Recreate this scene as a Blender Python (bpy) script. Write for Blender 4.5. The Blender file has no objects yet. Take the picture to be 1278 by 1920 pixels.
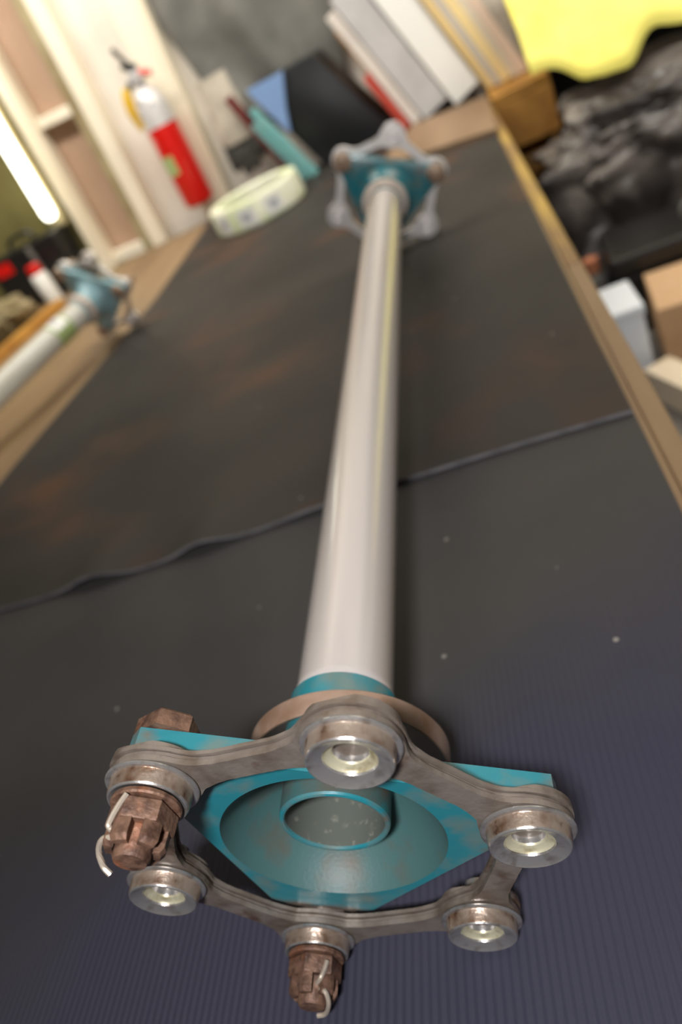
import bpy, bmesh, math, random
from mathutils import Vector, Matrix, noise

random.seed(7)
SC = bpy.context.scene
COL = SC.collection
PI = math.pi
ZM = -0.0757            # top of the rubber mats
ZB = ZM - 0.003         # top of the bench
ZT = -0.45              # top of the low side table

# ------------------------------------------------------------------ camera
cam_d = bpy.data.cameras.new('camera')
cam = bpy.data.objects.new('camera', cam_d)
COL.objects.link(cam)
cam.matrix_world = Matrix(((0.90479414, 0.28981117, 0.3120209, 0.11593232),
                           (0.07146192, 0.61898218, -0.7821472, -0.11186016),
                           (-0.41981037, 0.72997982, 0.53934099, 0.22181572),
                           (0, 0, 0, 1)))
cam_d.sensor_fit = 'VERTICAL'
cam_d.sensor_height = 36.0
cam_d.sensor_width = 24.0
cam_d.lens = 1321.35 * 36.0 / 1920.0
cam_d.clip_start = 0.01
cam_d.clip_end = 50
cam_d.dof.use_dof = True
cam_d.dof.focus_distance = 0.232
cam_d.dof.aperture_fstop = 6.2
SC.camera = cam

# ------------------------------------------------------------------ world, lights, exposure
world = bpy.data.worlds.new('world')
SC.world = world
world.use_nodes = True
bg = world.node_tree.nodes['Background']
bg.inputs[0].default_value = (1.0, 0.93, 0.85, 1)
bg.inputs[1].default_value = 0.06


def area_light(name, loc, target, size, size_y, power, color):
    d = bpy.data.lights.new(name, 'AREA')
    d.shape = 'RECTANGLE'
    d.size, d.size_y = size, size_y
    d.energy = power
    d.color = color
    o = bpy.data.objects.new(name, d)
    COL.objects.link(o)
    o.location = loc
    o.rotation_euler = (Vector(target) - Vector(loc)).to_track_quat('-Z', 'Y').to_euler()
    return o


area_light('camera_flash', (0.125, -0.255, 0.445), (0.02, 0.40, -0.03), 0.07, 0.045, 5.2, (1.0, 0.97, 0.965))
ADDED_LAMPS = (((-0.62, 1.12, 1.30), 52, 27.0), ((1.10, 1.05, 1.30), 50, 27.0))  # added lamps out of view, tilted to brighten the back wall
for loc_, tilt_, power_ in ADDED_LAMPS:
    tr = math.radians(tilt_)
    area_light('added_ceiling_light', loc_, (loc_[0], loc_[1] + math.sin(tr), loc_[2] - math.cos(tr)), 1.2, 0.16, power_, (1.0, 0.965, 0.89))

vs = SC.view_settings
vs.view_transform = 'Standard'
vs.look = 'None'
vs.gamma = 1.0
vs.exposure = 0.0
vs.use_curve_mapping = False


# ------------------------------------------------------------------ materials
def lin(c):
    r = []
    for v in c:
        v = v / 255.0
        r.append(v / 12.92 if v <= 0.04045 else ((v + 0.055) / 1.055) ** 2.4)
    return (r[0], r[1], r[2], 1.0)


def mat(name, c1, rough=0.5, metal=0.0, c2=None, scale=8.0, lo=0.45, hi=0.65, stretch=(1, 1, 1), bump=0.0, bump_scale=60.0,
        coat=0.0, rough2=None, detail=5.0, c3=None, scale3=3.0, lo3=0.55, hi3=0.7, spec=0.5):
    m = bpy.data.materials.new(name)
    m.use_nodes = True
    nt = m.node_tree
    b = nt.nodes['Principled BSDF']
    b.inputs['Base Color'].default_value = lin(c1)
    b.inputs['Roughness'].default_value = rough
    b.inputs['Metallic'].default_value = metal
    b.inputs['Coat Weight'].default_value = coat
    b.inputs['Coat Roughness'].default_value = 0.12
    b.inputs['Specular IOR Level'].default_value = spec
    tc = nt.nodes.new('ShaderNodeTexCoord')
    mp = nt.nodes.new('ShaderNodeMapping')
    mp.inputs['Scale'].default_value = stretch
    nt.links.new(tc.outputs['Object'], mp.inputs['Vector'])

    def layer(sc, a, z, base_socket, base_col, col):
        n = nt.nodes.new('ShaderNodeTexNoise')
        n.inputs['Scale'].default_value = sc
        n.inputs['Detail'].default_value = detail
        nt.links.new(mp.outputs[0], n.inputs['Vector'])
        r = nt.nodes.new('ShaderNodeMapRange')
        r.inputs['From Min'].default_value = a
        r.inputs['From Max'].default_value = z
        nt.links.new(n.outputs[0], r.inputs['Value'])
        x = nt.nodes.new('ShaderNodeMix')
        x.data_type = 'RGBA'
        nt.links.new(r.outputs[0], x.inputs[0])
        if base_socket is None:
            x.inputs[6].default_value = base_col
        else:
            nt.links.new(base_socket, x.inputs[6])
        x.inputs[7].default_value = lin(col)
        return x.outputs[2], r.outputs[0]

    sock = None
    if c2:
        sock, fac = layer(scale, lo, hi, None, lin(c1), c2)
        if rough2 is not None:
            rr = nt.nodes.new('ShaderNodeMapRange')
            rr.inputs['To Min'].default_value = rough
            rr.inputs['To Max'].default_value = rough2
            nt.links.new(fac, rr.inputs['Value'])
            nt.links.new(rr.outputs[0], b.inputs['Roughness'])
    if c3:
        sock, _ = layer(scale3, lo3, hi3, sock, lin(c1), c3)
    if sock is not None:
        nt.links.new(sock, b.inputs['Base Color'])
    if bump:
        n = nt.nodes.new('ShaderNodeTexNoise')
        n.inputs['Scale'].default_value = bump_scale
        n.inputs['Detail'].default_value = 3
        nt.links.new(mp.outputs[0], n.inputs['Vector'])
        bp = nt.nodes.new('ShaderNodeBump')
        bp.inputs['Strength'].default_value = bump
        bp.inputs['Distance'].default_value = 0.001
        nt.links.new(n.outputs[0], bp.inputs['Height'])
        nt.links.new(bp.outputs[0], b.inputs['Normal'])
    return m


def emit(name, c, s):
    m = bpy.data.materials.new(name)
    m.use_nodes = True
    b = m.node_tree.nodes['Principled BSDF']
    b.inputs['Base Color'].default_value = lin(c)
    b.inputs['Emission Color'].default_value = lin(c)
    b.inputs['Emission Strength'].default_value = s
    return m


M = {}
M['steel'] = mat('worn_steel', (170, 154, 140), 0.30, 0.65, (122, 96, 78), 130, 0.44, 0.66, bump=0.2, bump_scale=500, c3=(90, 68, 54), scale3=260, lo3=0.62, hi3=0.72)
M['bright_steel'] = mat('polished_bushing_steel', (188, 186, 184), 0.24, 0.8, (140, 130, 120), 220, 0.52, 0.75, bump=0.1, bump_scale=600)
M['cream'] = mat('cream_liner', (182, 178, 154), 0.4, 0.35, (132, 122, 92), 200, 0.48, 0.70)
M['brown_steel'] = mat('browned_steel', (134, 125, 117), 0.40, 0.42, (104, 92, 82), 90, 0.42, 0.68, bump=0.25, bump_scale=400,
                       c3=(92, 68, 52), scale3=70, lo3=0.60, hi3=0.74)
M['rust'] = mat('rusty_steel', (116, 88, 72), 0.58, 0.3, (76, 54, 44), 190, 0.42, 0.62, bump=0.6, bump_scale=420,
                c3=(142, 92, 64), scale3=90, lo3=0.56, hi3=0.74)
M['wire'] = mat('cotter_wire', (205, 192, 176), 0.3, 0.6)
M['teal'] = mat('teal_paint', (32, 116, 128), 0.36, 0.0, (88, 112, 110), 70, 0.46, 0.66, bump=0.08, bump_scale=300,
                c3=(98, 86, 74), scale3=44, lo3=0.60, hi3=0.72, coat=0.2)
M['teal_pale'] = mat('faded_teal_paint', (140, 178, 186), 0.4, 0.0, (150, 160, 160), 40, 0.5, 0.7)
M['dish'] = mat('dusty_teal_dish', (60, 94, 94), 0.5, 0.0, (84, 78, 68), 50, 0.48, 0.70, bump=0.1, bump_scale=700,
                c3=(34, 116, 124), scale3=42, lo3=0.64, hi3=0.72)
M['primer'] = mat('bore_primer', (84, 90, 84), 0.6, 0.0, (120, 122, 112), 260, 0.6, 0.72)
M['tube'] = mat('greyish_white_tube_paint', (180, 174, 172), 0.28, 0.0, (172, 160, 150), 16, 0.42, 0.66, stretch=(1, 0.12, 1),
                c3=(160, 134, 110), scale3=22, lo3=0.6, hi3=0.8, coat=0.4)
M['tube2'] = mat('pale_tube_paint', (206, 204, 194), 0.4, 0.0, (186, 178, 162), 20, 0.5, 0.7, stretch=(1, 0.2, 1))
M['collar_white'] = mat('pale_collar', (206, 190, 178), 0.35, 0.1, (170, 150, 136), 90, 0.5, 0.7)
M['far_ring'] = mat('light_steel', (238, 234, 232), 0.46, 0.8, (190, 182, 174), 60, 0.58, 0.75)
M['bolt_tan'] = mat('tan_bolt', (170, 146, 126), 0.5, 0.3, (104, 74, 56), 140, 0.52, 0.66)
M['hoop'] = mat('brown_band_steel', (166, 142, 126), 0.40, 0.35, (132, 104, 84), 60, 0.4, 0.7, bump=0.08, bump_scale=400)
M['wood_bench'] = mat('bench_wood', (142, 116, 84), 0.6, 0, (112, 88, 62), 9, 0.4, 0.66, stretch=(1, 0.12, 1), bump=0.2, bump_scale=60,
                      c3=(150, 134, 92), scale3=2.2, lo3=0.5, hi3=0.62)
M['yellow_strip'] = mat('lit_edge_wood', (176, 144, 66), 0.55, 0, (124, 94, 56), 14, 0.45, 0.65, stretch=(1, 0.3, 1))  # yellow of the lit bench edge is put into the wood colour
M['plywood'] = mat('plywood_offcut', (142, 116, 90), 0.6, 0, (120, 94, 68), 10, 0.4, 0.66, stretch=(1, 0.2, 1))
M['wall_white'] = mat('painted_wallboard', (226, 218, 206), 0.7, 0, (212, 202, 188), 5, 0.45, 0.7)
M['cream_wood'] = mat('cream_painted_stud', (240, 230, 208), 0.55, 0, (220, 205, 176), 8, 0.5, 0.7, stretch=(1, 1, 0.2))
M['olive_tone'] = mat('olive_wood_and_shade', (166, 152, 116), 0.6, 0, (142, 126, 92), 9, 0.45, 0.65)  # lamp backplate colour, also used for the painted stud shadow
M['hardboard'] = mat('tan_hardboard', (176, 146, 122), 0.65, 0, (166, 134, 110), 6, 0.4, 0.7)
M['olive_panel'] = mat('olive_panel', (112, 104, 58), 0.7, 0, (94, 86, 48), 7, 0.4, 0.7)
M['red'] = mat('red_enamel', (214, 22, 14), 0.3, 0, coat=0.4)
M['darkred'] = mat('dark_red_cover', (104, 34, 30), 0.55, 0)
M['orange_red'] = mat('red_spine', (196, 70, 54), 0.5, 0, (222, 190, 176), 14, 0.55, 0.6)
M['yellow_plastic'] = mat('yellow_plastic', (214, 170, 40), 0.45)
M['silver'] = mat('silver_label', (214, 210, 208), 0.4, 0.2, (150, 148, 150), 60, 0.55, 0.65)
M['black'] = mat('black_plastic', (26, 25, 25), 0.38)
M['black_vinyl'] = mat('black_vinyl', (24, 25, 28), 0.42, bump=0.2, bump_scale=40)
M['blue_sheen'] = mat('blue_sheen', (128, 158, 204), 0.4)  # blue reflection put into the colour of a patch on the bag
M['grey_cloth'] = mat('grey_cloth', (112, 110, 104), 0.85, 0, (92, 91, 86), 9, 0.4, 0.65)
M['glove_beige'] = mat('glove_beige', (196, 186, 170), 0.8, 0, (170, 160, 146), 20, 0.45, 0.65)
M['glove_dark'] = mat('glove_dark_rubber', (84, 82, 78), 0.6, 0, (60, 58, 56), 40, 0.45, 0.65)
M['teal_wood'] = mat('teal_stick', (104, 160, 160), 0.5, 0, (140, 170, 164), 14, 0.5, 0.65)
M['white'] = mat('white_card', (250, 248, 242), 0.5)
M['offwhite'] = mat('offwhite_pages', (226, 216, 206), 0.6, 0, (206, 196, 190), 10, 0.45, 0.65)
M['grey_card'] = mat('grey_card', (204, 200, 198), 0.55, 0, (186, 182, 182), 10, 0.45, 0.65)
M['tan_board'] = mat('tan_board', (238, 208, 146), 0.6, 0, (224, 194, 134), 8, 0.45, 0.65)
M['beige_board'] = mat('beige_board', (232, 218, 196), 0.6, 0, (214, 200, 178), 8, 0.45, 0.65)
M['pink_board'] = mat('pinkish_board', (242, 216, 194), 0.6)
M['yellow_board'] = mat('pale_yellow_board', (252, 226, 164), 0.6)
M['grey_board'] = mat('grey_board', (206, 200, 194), 0.6)
M['orange_wood'] = mat('orange_wood', (196, 144, 66), 0.55, 0, (164, 112, 48), 12, 0.4, 0.65)
M['amber_card'] = mat('amber_card', (190, 128, 22), 0.55)
M['green_tape'] = mat('pale_green_tape', (214, 222, 180), 0.45, 0, (236, 236, 214), 18, 0.45, 0.6)
M['label_white'] = mat('label_paper', (240, 240, 234), 0.6)
M['label_grey'] = mat('label_print', (176, 178, 186), 0.6)
M['green_label'] = mat('green_label', (160, 178, 116), 0.6)
M['tarp'] = mat('black_tarp', (104, 97, 92), 0.36, 0, (52, 46, 43), 7, 0.40, 0.62, bump=0.4, bump_scale=24, c3=(160, 152, 142), scale3=6, lo3=0.55, hi3=0.68)
M['hivis'] = mat('yellow_jacket', (246, 236, 120), 0.7, 0, (236, 220, 92), 8, 0.5, 0.7)
M['tub_white'] = mat('white_tub', (238, 244, 250), 0.4)
M['cardboard'] = mat('cardboard', (206, 168, 128), 0.7, 0, (226, 200, 172), 10, 0.5, 0.65)
M['pale_wood'] = mat('pale_wood', (244, 226, 198), 0.6, 0, (226, 198, 160), 10, 0.5, 0.7)
M['steel_tray'] = mat('grey_tray', (176, 184, 182), 0.4, 0.3)
M['rag'] = mat('beige_rag', (150, 136, 104), 0.9, 0, (122, 108, 74), 14, 0.4, 0.65)
M['table_grey'] = mat('grey_table', (120, 116, 110), 0.6)
M['concrete'] = mat('concrete', (128, 122, 114), 0.8, 0, (104, 98, 92), 6, 0.4, 0.65)
M['ceiling'] = mat('white_ceiling', (226, 222, 214), 0.8)
M['tan_leather'] = mat('orange_cap', (206, 132, 96), 0.5)
M['lamp'] = emit('lit_tube', (255, 255, 236), 6.0)


def rubber(name, base, ribs, dirt):
    """Black rubber: fine relief, dirt smears; with RIBS also the ribbed pattern that runs along the mat."""
    m = bpy.data.materials.new(name)
    m.use_nodes = True
    nt = m.node_tree
    N, L = nt.nodes, nt.links
    b = N['Principled BSDF']
    b.inputs['Roughness'].default_value = 0.62
    b.inputs['Specular IOR Level'].default_value = 0.16
    tc = N.new('ShaderNodeTexCoord')

    def mix(a, c, fac):
        x = N.new('ShaderNodeMix')
        x.data_type = 'RGBA'
        L.new(fac, x.inputs[0])
        if isinstance(a, tuple):
            x.inputs[6].default_value = a
        else:
            L.new(a, x.inputs[6])
        x.inputs[7].default_value = c
        return x.outputs[2]

    def nz(scale, lo, hi, stretch=(1, 1, 1), detail=4, off=(0, 0, 0)):
        mp = N.new('ShaderNodeMapping')
        mp.inputs['Scale'].default_value = stretch
        mp.inputs['Location'].default_value = off
        L.new(tc.outputs['Object'], mp.inputs[0])
        n = N.new('ShaderNodeTexNoise')
        n.inputs['Scale'].default_value = scale
        n.inputs['Detail'].default_value = detail
        L.new(mp.outputs[0], n.inputs['Vector'])
        r = N.new('ShaderNodeMapRange')
        r.inputs['From Min'].default_value = lo
        r.inputs['From Max'].default_value = hi
        L.new(n.outputs[0], r.inputs['Value'])
        return r.outputs[0], n.outputs[0]

    grad = None
    if ribs:
        sx = N.new('ShaderNodeSeparateXYZ')
        L.new(tc.outputs['Object'], sx.inputs[0])
        _, gn = nz(4, 0, 1)
        ga = N.new('ShaderNodeMath')
        ga.operation = 'MULTIPLY_ADD'
        L.new(gn, ga.inputs[0])
        ga.inputs[1].default_value = 0.30
        gs = N.new('ShaderNodeMath')
        gs.operation = 'MULTIPLY_ADD'
        L.new(sx.outputs[0], gs.inputs[0])
        gs.inputs[1].default_value = 0.45
        gy = N.new('ShaderNodeMath')
        gy.operation = 'MULTIPLY'
        gy.inputs[1].default_value = -1.0
        L.new(sx.outputs[1], gy.inputs[0])
        L.new(gy.outputs[0], gs.inputs[2])
        L.new(gs.outputs[0], ga.inputs[2])
        gr = N.new('ShaderNodeMapRange')
        gr.inputs['From Min'].default_value = -0.03
        gr.inputs['From Max'].default_value = 0.10
        L.new(ga.outputs[0], gr.inputs['Value'])
        grad = gr.outputs[0]
    f1, _ = nz(5, 0.4, 0.65)
    c = mix(lin(base), lin([v * 0.82 for v in base]), f1)
    for (col, sc, lo, hi, st, off) in dirt:
        f, _ = nz(sc, lo, hi, st, 4, off)
        c = mix(c, lin(col), f)
    if ribs:
        c = mix(c, lin(ribs), grad)
    # pale specks of grit
    v = N.new('ShaderNodeTexVoronoi')
    v.inputs['Scale'].default_value = 26
    L.new(tc.outputs['Object'], v.inputs['Vector'])
    r = N.new('ShaderNodeMapRange')
    r.inputs['From Min'].default_value = 0.045
    r.inputs['From Max'].default_value = 0.03
    L.new(v.outputs['Distance'], r.inputs['Value'])
    c = mix(c, lin((128, 124, 118)), r.outputs[0])
    L.new(c, b.inputs['Base Color'])
    _, h = nz(500, 0, 1)
    hs = h
    if ribs:
        w = N.new('ShaderNodeTexWave')
        w.wave_type = 'BANDS'
        w.bands_direction = 'X'
        w.inputs['Scale'].default_value = 1.0 / 0.0036 * 2 * PI / 20.0
        w.inputs['Distortion'].default_value = 0.0
        L.new(tc.outputs['Object'], w.inputs['Vector'])
        mm = N.new('ShaderNodeMath')
        mm.operation = 'MULTIPLY'
        L.new(w.outputs[1], mm.inputs[0])
        L.new(grad, mm.inputs[1])
        ad = N.new('ShaderNodeMath')
        ad.operation = 'MULTIPLY_ADD'
        L.new(h, ad.inputs[0])
        ad.inputs[1].default_value = 0.35
        L.new(mm.outputs[0], ad.inputs[2])
        hs = ad.outputs[0]
    bp = N.new('ShaderNodeBump')
    bp.inputs['Strength'].default_value = 0.55
    bp.inputs['Distance'].default_value = 0.0007
    L.new(hs, bp.inputs['Height'])
    L.new(bp.outputs[0], b.inputs['Normal'])
    return m


M['mat_edge'] = mat('worn_lit_rubber_edge', (112, 110, 114), 0.6, 0, (86, 84, 88), 40, 0.45, 0.65)  # worn front edge, lightened to stand for the flash catching it
M['mat_near'] = rubber('ribbed_rubber', (61, 60, 60), (52, 52, 66),
                       [((66, 63, 60), 3.0, 0.52, 0.66, (1, 1, 1), (1, 0, 0))])
M['mat_far'] = rubber('worn_rubber', (54, 51, 48), None,
                      [((84, 60, 46), 4.0, 0.55, 0.74, (1, 1.5, 1), (0, 0, 0)),
                       ((70, 52, 45), 7.0, 0.58, 0.76, (1, 0.6, 1), (4, 2, 0))])


def add_grime(m, col):
    """Oily grime on the arm that points down to the mat (object space of the hub)."""
    nt = m.node_tree
    b = nt.nodes['Principled BSDF']
    old = b.inputs['Base Color'].links[0].from_socket
    tc = nt.nodes.new('ShaderNodeTexCoord')
    d = nt.nodes.new('ShaderNodeVectorMath')
    d.operation = 'DOT_PRODUCT'
    d.inputs[1].default_value = (-0.5, 0.0, -0.866)
    nt.links.new(tc.outputs['Object'], d.inputs[0])
    n = nt.nodes.new('ShaderNodeTexNoise')
    n.inputs['Scale'].default_value = 120
    nt.links.new(tc.outputs['Object'], n.inputs['Vector'])
    a = nt.nodes.new('ShaderNodeMath')
    a.operation = 'MULTIPLY_ADD'
    a.inputs[1].default_value = 0.008
    nt.links.new(n.outputs[0], a.inputs[0])
    nt.links.new(d.outputs['Value'], a.inputs[2])
    r = nt.nodes.new('ShaderNodeMapRange')
    r.inputs['From Min'].default_value = 0.0545 + 0.866 * ZM
    r.inputs['From Max'].default_value = 0.0590 + 0.866 * ZM
    nt.links.new(a.outputs[0], r.inputs['Value'])
    x = nt.nodes.new('ShaderNodeMix')
    x.data_type = 'RGBA'
    nt.links.new(r.outputs[0], x.inputs[0])
    nt.links.new(old, x.inputs[6])
    x.inputs[7].default_value = lin(col)
    nt.links.new(x.outputs[2], b.inputs['Base Color'])


add_grime(M['teal'], (92, 82, 74))

# ------------------------------------------------------------------ mesh helpers
def finish(bm, name, material, parent=None, smooth=True, angle=35, off=(0, 0, 0)):
    if any(off):
        bmesh.ops.translate(bm, vec=Vector(off), verts=bm.verts)
    bmesh.ops.recalc_face_normals(bm, faces=bm.faces)
    me = bpy.data.meshes.new(name)
    bm.to_mesh(me)
    bm.free()
    me.materials.append(material)
    if smooth:
        me.shade_smooth()
        me.set_sharp_from_angle(angle=math.radians(angle))
    o = bpy.data.objects.new(name, me)
    COL.objects.link(o)
    if parent is not None:
        o.parent = parent
    return o


def tag(o, label=None, cat=None, group=None, kind=None):
    if label:
        o['label'] = label
    if cat:
        o['category'] = cat
    if group:
        o['group'] = group
    if kind:
        o['kind'] = kind
    return o


def thing(name, label, cat, loc=(0, 0, 0), rot=(0, 0, 0), group=None):
    o = bpy.data.objects.new(name, None)
    o.empty_display_size = 0.05
    COL.objects.link(o)
    o.location = loc
    o.rotation_euler = rot
    return tag(o, label, cat, group)


def place(o, loc, rot=(0, 0, 0)):
    o.location = loc
    o.rotation_euler = rot
    return o


def rings(bm, loops, close=False, cap0=False, cap1=False):
    """Skin consecutive closed loops of equal length."""
    vv = [[bm.verts.new(p) for p in lp] for lp in loops]
    pairs = list(zip(vv, vv[1:])) + ([(vv[-1], vv[0])] if close else [])
    for a, b in pairs:
        n = len(a)
        for i in range(n):
            j = (i + 1) % n
            bm.faces.new((a[i], a[j], b[j], b[i]))
    if cap0:
        bm.faces.new(vv[0][::-1])
    if cap1:
        bm.faces.new(vv[-1])
    return vv


def lathe(prof, axis='Y', n=48, center=(0, 0, 0), bm=None, close=False, cap0=False, cap1=False):
    bm = bm or bmesh.new()
    c = Vector(center)
    lps = []
    for r, t in prof:
        lp = []
        for i in range(n):
            a = 2 * PI * i / n
            if axis == 'Y':
                lp.append(c + Vector((r * math.cos(a), t, r * math.sin(a))))
            elif axis == 'X':
                lp.append(c + Vector((t, r * math.cos(a), r * math.sin(a))))
            else:
                lp.append(c + Vector((r * math.cos(a), r * math.sin(a), t)))
        lps.append(lp)
    rings(bm, lps, close, cap0, cap1)
    return bm


def box(bm, x0, x1, y0, y1, z0, z1, bev=0.0, mtx=None):
    r = bmesh.ops.create_cube(bm, size=1.0)
    vs_ = r['verts']
    for v in vs_:
        v.co = Vector(((x0 + x1) / 2 + v.co.x * (x1 - x0), (y0 + y1) / 2 + v.co.y * (y1 - y0), (z0 + z1) / 2 + v.co.z * (z1 - z0)))
    if bev > 0:
        es = list({e for v in vs_ for e in v.link_edges})
        g = bmesh.ops.bevel(bm, geom=es, offset=bev, segments=2, affect='EDGES', profile=0.6)
        vs_ = list({v for f in g['faces'] for v in f.verts} | {v for v in vs_ if v.is_valid})
    if mtx is not None:
        bmesh.ops.transform(bm, matrix=mtx, verts=[v for v in vs_ if v.is_valid])
    return bm


def prism(bm, pts, t0, t1, axis='Y'):
    """Extrude polygon PTS from t0 to t1 along AXIS (points are the two other coordinates in order)."""
    def P(p, t):
        return (p[0], t, p[1]) if axis == 'Y' else ((p[0], p[1], t) if axis == 'Z' else (t, p[0], p[1]))
    rings(bm, [[P(p, t0) for p in pts], [P(p, t1) for p in pts]], cap0=True, cap1=True)
    return bm


def tube_path(bm, pts, r, n=8):
    pts = [Vector(p) for p in pts]
    lps = []
    up = Vector((0.13, 0.21, 0.97)).normalized()
    for i, p in enumerate(pts):
        d = (pts[min(i + 1, len(pts) - 1)] - pts[max(i - 1, 0)]).normalized()
        s = d.cross(up)
        if s.length < 1e-4:
            s = d.cross(Vector((1, 0, 0)))
        s.normalize()
        t = s.cross(d)
        rr = r[i] if isinstance(r, (list, tuple)) else r
        lps.append([p + (s * math.cos(2 * PI * k / n) + t * math.sin(2 * PI * k / n)) * rr for k in range(n)])
    rings(bm, lps, cap0=True, cap1=True)
    return bm


def spline(pts, k=6):
    pts = [Vector(p) for p in pts]
    out = []
    for i in range(len(pts) - 1):
        p0, p1, p2, p3 = pts[max(i - 1, 0)], pts[i], pts[i + 1], pts[min(i + 2, len(pts) - 1)]
        for j in range(k):
            t = j / k
            out.append(0.5 * ((2 * p1) + (p2 - p0) * t + (2 * p0 - 5 * p1 + 4 * p2 - p3) * t * t + (3 * p1 - p0 - 3 * p2 + p3) * t ** 3))
    out.append(pts[-1])
    return out


def fold(p, f=3.0, seed=0.0):
    return noise.turbulence(Vector(p) * f + Vector((seed, seed * 0.7, 1.3)), 4, True, noise_basis='PERLIN_ORIGINAL')


def blob(name, material, dims, seed, amp, freq, parent=None, sub=5, flat=True, square=1.0):
    """A crumpled, closed, soft heap standing on z = 0, with creases."""
    bm = bmesh.new()
    bmesh.ops.create_icosphere(bm, subdivisions=sub, radius=1.0)
    for v in bm.verts:
        p = v.co.copy()
        k = 1.0 + amp * (fold(p, freq, seed) - 0.5) * 2 + amp * 0.6 * noise.noise(p * freq * 0.6 + Vector((seed, 0, 0)))
        e = [math.copysign(abs(t) ** square, t) for t in p]
        q = Vector((e[0] * dims[0], e[1] * dims[1], e[2] * dims[2])) * k
        q.z += dims[2] * 0.8
        if flat and q.z < 0:
            q.z *= 0.02
        v.co = q
    z0 = min(v.co.z for v in bm.verts)
    for v in bm.verts:
        v.co.z -= z0
    return finish(bm, name, material, parent, angle=60)


# ------------------------------------------------------------------ the setting
def struct(o, label=None):
    o['kind'] = 'structure'
    if label:
        o['label'] = label
    return o


bm = bmesh.new(); box(bm, -3.2, 3.2, -2.4, 2.0, -1.02, -0.98)
struct(finish(bm, 'floor', M['concrete'], smooth=False), 'grey concrete workshop floor under the bench')
bm = bmesh.new(); box(bm, -3.2, 3.2, -2.4, 2.0, 1.42, 1.46)
struct(finish(bm, 'ceiling', M['ceiling'], smooth=False), 'white workshop ceiling above the bench')

LEAN = math.radians(3.6)      # the wall framing is a little out of square with the bench
wall = bpy.data.objects.new('wall_back', None)
COL.objects.link(wall)
wall.location = (-0.6, 1.9, ZB)
wall.rotation_euler = (0, LEAN, 0)
struct(wall, 'cream framed workshop wall behind the bench')


def wall_box(name, material, x0, x1, d0, d1, z0, z1, bev=0.004, label=None):
    """X and Z as seen on the wall at bench height; D is how far it stands out of the wall (towards the bench)."""
    b_ = bmesh.new()
    box(b_, x0 + 0.6, x1 + 0.6, -d1, -d0, z0 - ZB, z1 - ZB, bev)
    o = finish(b_, name, material, wall, smooth=False)
    if label:
        o['label'] = label
    return o


wall_box('wallboard', M['wall_white'], -0.74, 2.2, -0.03, 0.0, -0.80, 1.25)
wall_box('wallboard', M['olive_panel'], -2.3, -0.93, -0.03, 0.0, -0.80, 1.25, label='dark olive panel')
wall_box('wallboard', M['hardboard'], -0.93, -0.74, -0.03, -0.004, -0.80, 1.25, label='tan hardboard panel')
wall_box('stud', M['cream_wood'], -0.578, -0.492, 0.0, 0.05, -0.80, 1.25)
wall_box('stud', M['cream_wood'], -0.756, -0.712, 0.0, 0.05, -0.80, 1.25)
wall_box('stud_shade', M['olive_tone'], -0.790, -0.756, 0.0, 0.035, -0.80, 1.25, label='shaded left side of the stud, modelled as an olive strip')  # olive strip standing in for the shadow left of the stud
wall_box('stud', M['cream_wood'], -0.935, -0.893, 0.0, 0.045, -0.80, 1.25)
wall_box('blocking', M['cream_wood'], -0.893, -0.790, 0.0, 0.03, 0.266, 0.292)
wall_box('blocking', M['cream_wood'], -0.893, -0.790, 0.0, 0.03, ZB - 0.02, ZB + 0.012)

# ------------------------------------------------------------------ workbench
bench = thing('workbench', 'wide brown wooden workbench carrying the black rubber mats', 'workbench', (-0.6, 0.5, -0.98))
bo = (0.6, -0.5, 0.98)


def bench_part(name, material, *b, bev=0.003):
    b_ = bmesh.new()
    box(b_, *b, bev)
    return finish(b_, name, material, bench, smooth=False, off=bo)


bench_part('bench_top', M['wood_bench'], -1.6, 0.172, -0.75, 1.84, ZB - 0.035, ZB)
bench_part('edge_strip', M['wood_bench'], 0.172, 0.187, -0.75, 0.62, ZB - 0.06, ZB)
e = bench_part('edge_strip', M['yellow_strip'], 0.172, 0.187, 0.62, 1.60, ZB - 0.06, ZB)
e['label'] = 'yellow end of the edge strip, coloured as if lit'
for x in (-1.5, 0.09):
    for y in (-0.65, 1.75):
        bench_part('leg', M['wood_bench'], x, x + 0.07, y, y + 0.07, -0.98, ZB - 0.035)
bench_part('apron', M['wood_bench'], 0.10, 0.13, -0.58, 1.75, ZB - 0.14, ZB - 0.035)
bench_part('apron', M['wood_bench'], -1.43, 0.09, -0.63, -0.60, ZB - 0.14, ZB - 0.035)


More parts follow.
